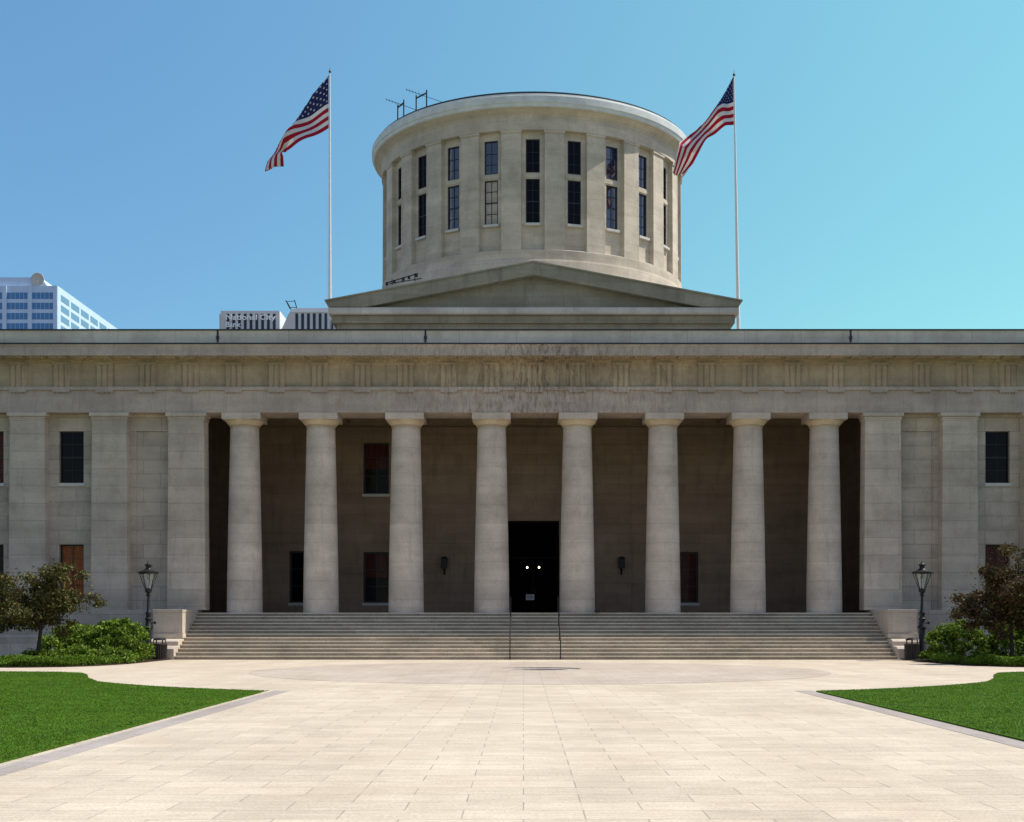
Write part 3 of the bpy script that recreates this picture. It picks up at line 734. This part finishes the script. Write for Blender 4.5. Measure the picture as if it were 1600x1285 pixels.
# ================================================================== roof gear
def hframe(label, xa, xb):
    ya = DY - math.sqrt(11.35**2-xa**2); yb = DY - math.sqrt(11.35**2-xb**2)
    t = thing('antenna_frame', label, 'antenna', (xa, ya, 36.2), 'antennas on the drum edge')
    m_ = MB(); d = (xb-xa, yb-ya)
    m_.tube((0,0,0),(0,0,1.25),.045); m_.tube((d[0],d[1],0),(d[0],d[1],1.35),.045); m_.tube((0,0,1.05),(d[0],d[1],1.15),.05)
    m_.tube((0,0,0),(0,0,.3),.10,.05); m_.tube((d[0],d[1],0),(d[0],d[1],.3),.10,.05)
    obj('frame', m_, M['iron'], t)
    r_ = MB(); r_.tube((d[0]*.5-1.0, d[1]*.5, 1.5),(d[0]*.5+2.0, d[1]*.5, .45),.018)
    for q in range(6): 
        u = q/5; px = d[0]*.5-1.0+3.0*u*.35; pz = 1.5-1.05*u*.35
        r_.tube((px, d[1]*.5-.25, pz),(px, d[1]*.5+.25, pz),.012)
    obj('boom', r_, M['iron'], t)
hframe('lower left H-shaped antenna frame on the drum edge', -9.25, -8.78)
hframe('upper H-shaped antenna frame on the drum edge', -7.85, -7.10)
t = thing('floodlight_bar', 'dark bar of floodlights on the left slope of the pediment roof', 'floodlight', (-7.95, 8.2, 22.78))
m_ = MB(); m_.tube((-1.1,0,-.15),(.9,0,.45),.035); m_.tube((-.7,0,-.25),(-.7,0,.1),.03); m_.tube((.7,0,0),(.7,0,.45),.03); m_.tube((-.9,.3,-.1),(1.1,.2,.2),.03)
obj('bar', m_, M['iron'], t)
for i, q in enumerate((-1.0, -.55, 0.0, .35, .8)):
    l = MB().taper(q-.09, q+.09, -.12, .06, .3*q, .3*q+.2, .03); obj('lamp_head', l, M['iron'], t)
# flag poles and flags ------------------------------------------------------
def pole(label, x, y, ztop, lean, r0=.13):
    t = thing('flagpole', label, 'flagpole', (x, y, 17.25), 'flagpoles flanking the drum')
    h = ztop-17.25
    m_ = MB(); n = 5
    for i in range(n):
        u, v = i/n, (i+1)/n; rr = lambda q: r0*(1-.72*q)
        m_.tube((lean*u,0,h*u),(lean*v,0,h*v), rr(u), rr(v), 14)
    obj('pole', m_, M['white_metal'], t, smooth=True)
    f = MB().lathe([(.001,h-.02),(.06,h),(.09,h+.07),(.06,h+.14),(.015,h+.2),(.001,h+.45)], lean, 0, 12); obj('finial', f, M['iron'], t)
    b_ = MB().taper(-.42,.42,-.42,.42,0,.55,.05); b_.taper(-.26,.26,-.26,.26,.551,1.3,.12); obj('base', b_, M['white_metal'], t)
    r_ = MB().tube((lean-.07,-.05,h-.3),(.0-.17,-.1,1.6),.008,n=5); obj('halyard', r_, M['white_metal'], t)
    return t
pA = P(515.5, 470, 84); pB = P(1155.5, 470, 84)
pole('white flagpole left of the drum', pA.x, 12.0, P(515,114,84).z, 0.0)
pole('white flagpole right of the drum', pB.x, 12.0, P(1147,119,84).z, -.35)
def flag(label, T, Bt, D, seed, amp=.22, sweep=1.2, fold=((0,0),(1,0)), star=1.0):
    """cloth surface between its upper edge T and lower edge Bt; u runs from the pole to the fly end"""
    def interp(c, u):
        n = len(c)-1
        us = [q[0] for q in c]; i = max(j for j in range(n) if us[j] <= u+1e-9)
        p0, p1 = c[i], c[i+1]; pm = c[i-1] if i > 0 else p0; pn = c[i+2] if i+2 <= n else p1
        w_ = (u-p0[0])/(p1[0]-p0[0])
        def cr(k):
            a, b, c_, d = pm[k], p0[k], p1[k], pn[k]
            return .5*((2*b)+(c_-a)*w_+(2*a-5*b+4*c_-d)*w_*w_+(3*b-a-3*c_+d)*w_**3)
        return cr(1), cr(2)
    def S(u, r):
        u = min(max(u,0),1)
        w_ = min(max((u-.36)/.2, 0), 1); vm = float(np.interp(u, [q[0] for q in fold], [q[1] for q in fold]))
        v = (r-vm)/(1-vm) if r >= vm else (vm-r)/(1-vm)*.4
        back = 0 if r >= vm else .10+.12*math.sqrt((vm-r)/.7)
        tx, ty = interp(T, u); bx, by = interp(Bt, u)
        p = P(tx+(bx-tx)*v, ty+(by-ty)*v, D)
        p.y += back + sweep*u - amp*min(1,u*5)*math.sin(u*13+v*3.5+seed) - amp*.5*min(1,u*4)*math.sin(u*5-v*6+seed)
        return p
    NU, NV = 60, 39; m_ = MB()
    vs_ = [S(i/NU, j/NV) for i in range(NU+1) for j in range(NV+1)]
    fs = []; mi = []
    for i in range(NU):
        for j in range(NV):
            fs.append((i*(NV+1)+j, i*(NV+1)+j+1, (i+1)*(NV+1)+j+1, (i+1)*(NV+1)+j))
            st = j//3
            mi.append(2 if (i/NU < .40 and st < 7) else (0 if st % 2 == 0 else 1))
    m_.v = [tuple(p) for p in vs_]; m_.f = fs; m_.m = mi
    # stars: five-pointed, on both faces
    for row in range(9):
        cnt = 6 if row % 2 == 0 else 5
        for c_ in range(cnt):
            uu = (.0333*(1 + 2*c_ + (row % 2)))*.40/.40; uu = .40*(1+2*c_+(row % 2))/12; vv = (7/13)*(row+1)/10
            p = S(uu, vv); du = S(uu+.01, vv)-S(uu-.01, vv); dv = S(uu, vv+.01)-S(uu, vv-.01)
            nn = du.cross(dv).normalized(); eu = du/.02; ev = dv/.02
            # star radius in cloth coordinates
            ru, rv = .0135*star, .0235*star
            for sg in (1, -1):
                o = len(m_.v); q = [p+nn*.03*sg]
                for s_ in range(10):
                    an = math.pi/2+s_*math.pi/5; r_ = 1 if s_ % 2 == 0 else .45
                    q.append(p + eu*ru*r_*math.cos(an) - ev*rv*r_*math.sin(an) + nn*.03*sg)
                m_.v += [tuple(z) for z in q]; m_.f += [(o, o+1+s_, o+1+(s_+1)%10) for s_ in range(10)]; m_.m += [1]*10
    o = obj('flag', m_, [M['red_cloth'], M['white_cloth'], M['blue_cloth']], smooth=True, sharp=80)
    s_ = o.modifiers.new('thickness', 'SOLIDIFY'); s_.thickness = .01
    # origin at the hoist
    h0 = S(0, .5); o.data.transform(Matrix.Translation(-h0)); o.location = h0
    tag(o, label, 'flag', 'flags on the two poles'); return o
flag('larger striped American flag flying from the left pole against open sky',
     [(0,514,118),(.2,484,152),(.4,459,184),(.6,440,207),(.75,424,227),(.85,412,240),(1,408,258)],
     [(0,514,200),(.2,486,213),(.4,460,223),(.6,441,229),(.75,437,232),(.85,438,236),(1,437,248)], 84, .4, fold=((0,0),(.2,.24),(.4,.52),(.6,.70),(.75,.58),(.85,.5),(1,.5)))
flag('striped American flag on the right pole, its end lapping over the drum',
     [(0,1147,118),(.2,1136,137),(.4,1122,160),(.58,1103,183),(.78,1068,210),(.86,1063,220),(1,1054,261)],
     [(0,1147,195),(.2,1133,197),(.4,1121,201),(.58,1106,212),(.78,1092,236),(.88,1085,247),(1,1071,262)], 84, 2.1, amp=.3,
     fold=((0,0),(.2,.24),(.4,.47),(.58,.5),(.78,.42),(1,.42)), star=.7)

# ================================================================== street furniture
def lamp():
    t = thing('street_lamp', '', 'street lamp', (0,0,.04), 'lanterns flanking the steps')
    p = MB().lathe([(.24,0),(.24,.12),(.20,.18),(.20,.75),(.15,.85),(.15,1.55),(.21,1.62),(.21,1.70),(.15,1.78),(.13,2.0),(.17,2.05),(.17,2.1),(.12,2.14),(.12,2.3),(.15,2.34),(.15,2.4),(.085,2.48),(.065,3.2),(.12,3.26),(.12,3.30),(.075,3.34),(.075,3.40)], 0, 0, 16)
    p.tube((0,0,1.85),(.30,0,1.88),.03); p.lathe([(.001,1.80),(.06,1.84),(.07,1.88),(.06,1.94),(.001,1.97)], .33, 0, 10)
    obj('post', p, M['iron'], t, smooth=True, sharp=40)
    f = MB()
    for i in range(8):
        a = math.pi/8+math.pi*i/4; c_, s_ = math.cos(a), math.sin(a)
        f.tube((.13*c_,.13*s_,3.50),(.44*c_,.44*s_,4.36),.017,.02,6)
    f.lathe([(.08,3.36),(.17,3.44),(.18,3.58),(.12,3.62)], 0,0,8)
    f.lathe([(.42,4.34),(.50,4.36),(.51,4.43),(.46,4.45)], 0,0,24, caps=False)
    obj('lantern_frame', f, M['iron'], t)
    g_ = MB().lathe([(.12,3.52),(.425,4.35)], 0,0,8, caps=False, a0=math.pi/8); obj('glass', g_, M['glass_lantern'], t)
    c_ = MB().lathe([(.50,4.44),(.30,4.50),(.17,4.58),(.13,4.64),(.13,4.74),(.20,4.77),(.19,4.80),(.10,4.84),(.05,4.90),(.03,4.95),(.001,5.02)], 0,0,20); obj('roof', c_, M['iron'], t, smooth=True, sharp=40)
    b_ = MB().lathe([(.001,3.6),(.05,3.62),(.06,3.9),(.05,4.05),(.001,4.08)],0,0,12); obj('bulb', b_, M['white_cloth'], t, smooth=True)
    return t
L1 = lamp(); L1.location = (-19.42, -6.2, .0); L1['label'] = 'black iron street lamp with glass lantern left of the steps'
L2 = copy_tree(L1, (19.38, -6.2, .0)); L2['label'] = 'black iron street lamp with glass lantern right of the steps'
def can():
    t = thing('trash_can', '', 'trash can', (0,0,0), 'trash cans at the ends of the steps')
    b = MB().lathe([(.30,.05),(.32,.08),(.32,.80),(.30,.82)],0,0,28); obj('liner', b, M['iron'], t, smooth=True)
    s_ = MB()
    for i in range(26):
        a = 2*math.pi*i/26; ca, sa = math.cos(a), math.sin(a)
        s_.tube((.345*ca,.345*sa,.04),(.36*ca,.36*sa,.80),.022,n=6)
    s_.lathe([(.34,.0),(.375,.02),(.375,.08),(.34,.09)],0,0,28,caps=False); s_.lathe([(.345,.76),(.395,.78),(.395,.83),(.35,.84)],0,0,28,caps=False)
    obj('slats', s_, M['bronze'], t)
    l = MB()
    for i in range(6):
        a = 2*math.pi*i/6+.3; l.tube((.30*math.cos(a),.30*math.sin(a),.82),(.29*math.cos(a),.29*math.sin(a),1.02),.022,n=6)
    l.lathe([(.33,1.0),(.33,1.04),(.24,1.10),(.1,1.13),(.001,1.14)],0,0,28)
    obj('lid', l, M['iron'], t)
    return t
T1 = can(); T1.location = (-18.92, -6.0, 0); T1['label'] = 'brown slatted trash can at the left end of the steps'
T2 = copy_tree(T1, (18.86, -6.25, 0)); T2['label'] = 'dark trash can half hidden by the right shrub'
def rail():
    t = thing('handrail', '', 'handrail', (0,0,0), 'handrails on the steps')
    m_ = MB(); top = [(-5.15,.95),(-4.9,1.1),(-.3,3.3),(.15,3.3)]
    for (a, b) in zip(top, top[1:]): m_.tube((0,a[0],a[1]),(0,b[0],b[1]),.028,n=8)
    obj('top_rail', m_, M['iron'], t)
    m_ = MB().tube((0,-4.9,.65),(0,-.3,2.85),.018,n=6); obj('mid_rail', m_, M['iron'], t)
    for yy, zb, zt in ((-5.12,0,.97),(-3.2,.93,1.92),(-1.6,1.68,2.70),(.0,2.43,3.3)):
        m_ = MB().tube((0,yy,zb),(0,yy,zt),.03,n=8); m_.lathe([(.07,zb),(.07,zb+.02),(.03,zb+.04)],0,yy,10); obj('post', m_, M['iron'], t)
    return t
r1 = rail(); r1.location = (-1.30,0,0); r1['label'] = 'left of the two dark handrails on the steps'
r2 = copy_tree(r1, (1.28,0,0)); r2['label'] = 'right of the two dark handrails on the steps'
def sconce():
    t = thing('wall_lantern', '', 'wall lamp', (0,0,0), 'wall lanterns flanking the doorway')
    m_ = MB().taper(-.19,.19,-.42,-.06,.25,.85,-.0); m_.taper(-.22,.22,-.45,-.03,.85,.98,.12)
    obj('lantern_body', m_, M['iron'], t)
    k = MB().tube((0,-.24,.25),(0,-.06,-.1),.04,.03); k.box(-.06,.06,-.08,-.003,-.15,.4); obj('bracket', k, M['iron'], t)
    return t
s1 = sconce(); s1.location = (-5.55, PY, 5.02); s1['label'] = 'black wall lantern left of the doorway'
s2 = copy_tree(s1, (5.5, PY, 5.02)); s2['label'] = 'black wall lantern right of the doorway'
for x, l in ((.24-.61, 'left'), (1.01-.61, 'right')):
    t = thing('pendant_lamp', '%s of the two small lit lamps glowing inside the dark doorway' % l, 'lamp', (x, 13.2, 5.35), 'lamps inside the doorway')
    b_ = MB().lathe([(.001,.04),(.05,.06),(.07,.11),(.05,.16),(.001,.2)],0,0,16); obj('globe', b_, M['bulb'], t, smooth=True)
    b_ = MB().tube((0,0,.2),(0,0,2.89),.012,n=6); obj('chain', b_, M['iron'], t)
t = thing('door_notice', 'small white notice on the dark entrance door', 'sign', (-.20, PY+.30, 3.30))
obj('plate', MB().box(-.26,.26,-.01,.0,0,.36), M['white_cloth'], t)
ln = MB()
for i, ww in enumerate((.12,.20,.20,.16)): ln.box(-ww,ww,-.013,-.0105,.29-.075*i,.315-.075*i)
obj('printed_lines', ln, M['metal_dark'], t)
t = thing('ground_floodlight', 'small black floodlight at the foot of the column right of the doorway', 'floodlight', (3.42, -.28, ZF))
obj('housing', MB().taper(-.16,.16,-.08,.1,.03,.16,.02), M['iron'], t); obj('stand', MB().box(-.05,.05,-.03,.03,0,.03), M['iron'], t)

# ================================================================== city behind
# pale office tower
M['tower'] = plain('pale_tower_panel', (0.50, 0.63, 0.80), .6, 0, .3, .05, .3)
M['pale_conc'] = plain('pale_precast', (0.60, 0.59, 0.58), .8, 0, .2, .05, .3)
M['pale_edge'] = plain('white_roof_edge', (0.8, 0.8, 0.8), .6, 0, .3, .03, .3)
M['slot'] = glass_opaque('dark_slot_glass', (0.01, 0.02, 0.04), 1.5, .15)
s = F/480; cor = P(90.5, 447, 480); X1 = cor.x; Z1 = cor.z; Y0 = 408.0
t = thing('office_tower', 'pale blue glass office tower at the far left', 'building', (X1, Y0, 0))
bd = MB().box(-60, 0, 0, 96, 0, Z1)
for i in range(8):      # piers stand proud of the glass
    x = -.85 - 9.3*i; bd.box(x-.75, x+.75, -.5, 0, 0, Z1-.01)
obj('wall', bd, M['tower'], t)
rowz = [Z1-4.8-3.74*i for i in range(7)]
for i in range(5):
    for z in rowz:
        x1 = -1.65-9.3*i; m_ = MB().box(x1-7.8, x1, -.06, -.01, z, z+2.35)
        o = obj('window', m_, M['glass_tower'], t)
        fr = MB()
        for q in range(1, 5): fr.box(x1-7.8+7.8*q/5-.05, x1-7.8+7.8*q/5+.05, -.10, -.061, z, z+2.35)
        obj('mullions', fr, M['tower'], o)
for i in range(8):
    for z in rowz:
        y0 = 3.0+11.0*i; o = obj('window', MB().box(.01, .06, y0, y0+8.9, z, z+2.35), M['glass_tower_side'], t)
ph_ = MB().prism_y([(-60,Z1),(-4,Z1),(-6.8,Z1+3.4),(-60,Z1+3.4)][::-1], 1.0, 60); obj('penthouse', ph_, M['tower'], t)
c_ = P(60, 438, 481); t = thing('satellite_dish', 'round tan dish on the roof of the pale tower', 'satellite dish', (c_.x, 408.1, Z1))
cz = c_.z - Z1
dm_ = MB(); n = 24
for i in range(n):
    a0, a1 = 2*math.pi*i/n, 2*math.pi*(i+1)/n
    for r0, r1, y0, y1 in ((0,1.2,.6,.45),(1.2,2.35,.45,0)):
        dm_.add([(r0*math.cos(a0),y0,cz+r0*math.sin(a0)),(r1*math.cos(a0),y1,cz+r1*math.sin(a0)),(r1*math.cos(a1),y1,cz+r1*math.sin(a1)),(r0*math.cos(a1),y0,cz+r0*math.sin(a1))],[(0,1,2,3)])
    dm_.tube((2.35*math.cos(a0),0,cz+2.35*math.sin(a0)),(2.35*math.cos(a1),0,cz+2.35*math.sin(a1)),.15,n=5)
obj('reflector', dm_, M['sill'], t); obj('mount', MB().tube((0,.7,0),(0,.7,cz),.25,n=8).tube((0,.7,cz),(1.2,1.6,0),.15,n=6), M['white_metal'], t)
# bank slab with lettering
s = F/380; a = P(345, 486, 380); b = P(437, 486, 380)
t = thing('office_building', 'grey slab building with white lettering over dark slots', 'building', (b.x, 308, 0))
WW = b.x-a.x; ZT = a.z
bd = MB().box(-WW, 0, 0, 40, 0, ZT); bd.box(-WW-.75, -WW, 1.5, 38, 0, ZT-.5); obj('wall', bd, M['pale_conc'], t)
for i in range(9):
    xa = P(353.8+9.05*i, 0, 380).x - b.x; obj('slot_window', MB().box(xa, xa+.84, -.05, -.005, ZT-30, P(0,490.5,380).z), M['slot'], t)
def letters(txt, size, x, y, z, width, parent, mat, name='sign_lettering'):
    cu = bpy.data.curves.new('txt', 'FONT'); cu.body = txt; cu.size = size; cu.extrude = .08; cu.offset = .045
    o = bpy.data.objects.new('tmp', cu); C.objects.link(o); bpy.context.view_layer.update()
    me = bpy.data.meshes.new_from_object(o.evaluated_get(bpy.context.evaluated_depsgraph_get())); bpy.data.objects.remove(o)
    me.materials.clear(); me.materials.append(mat)
    q = bpy.data.objects.new(name, me); C.objects.link(q); q.parent = parent
    xs = [v.co.x for v in me.vertices]; k = width/(max(xs)-min(xs)); q.scale = (k, 1, 1)
    q.rotation_euler = (R(90),0,0); q.location = (x-min(xs)*k, y, z); return q
M['letter'] = plain('white_letters', (.85,.87,.85), .5, 0, .3, .03)
la = P(353, 500.3, 380); letters('National', 2.15, la.x-b.x, -.35, la.z, 49/s, t, M['letter']); letters('City', 2.15, la.x-b.x+53.5/s, -.35, la.z, 24.5/s, t, M['letter'])
la = P(353, 511.5, 380); letters('Bank', 2.15, la.x-b.x, -.35, la.z, 24/s, t, M['letter'])
# second slab beside the pediment
s = F/360; a = P(452, 482, 360)
t = thing('office_building', 'pale building with rounded white roof edge and dark slots beside the pediment', 'building', (a.x, 288, 0))
ZT = a.z; b2 = P(440, 515, 360).x-a.x
bd = MB().prism_y([(-14,-0),(40,0),(40,ZT-1.1),(.3,ZT-1.1),(-.25,ZT-1.6),(b2*1.0,ZT-5.8)][::-1], 0, 40); obj('wall', bd, M['pale_conc'], t)
re_ = MB().prism_y([(.1,ZT-1.1),(.6,ZT-.45),(1.6,ZT-.1),(3,ZT),(40,ZT),(40,ZT-1.099)][::-1], -.25, 40); obj('roof_edge', re_, M['pale_edge'], t)
for i in range(8):
    xa = P(461.5+9.1*i, 0, 360).x-a.x; obj('slot_window', MB().box(xa, xa+.80, -.05, -.005, ZT-30, P(0,490,360).z), M['slot'], t)
c_ = P(455, 481, 362); t = thing('roof_davit', 'small dark steel frame on the pale building beside the pediment', 'rooftop frame', (c_.x, 290, c_.z-.3))
m_ = MB()
for dy in (0,):
    m_.tube((-.3,0,0),(-1.5,0,2.3),.13); m_.tube((1.6,0,0),(.9,0,2.4),.13); m_.tube((-1.4,0,2.0),(.95,0,2.1),.09); m_.tube((-.5,0,.3),(1.5,0,.4),.09)
    m_.tube((-.3,3,0),(-1.5,3,2.3),.13); m_.tube((-1.5,0,2.3),(-1.5,3,2.3),.1)
obj('frame', m_, M['iron'], t)
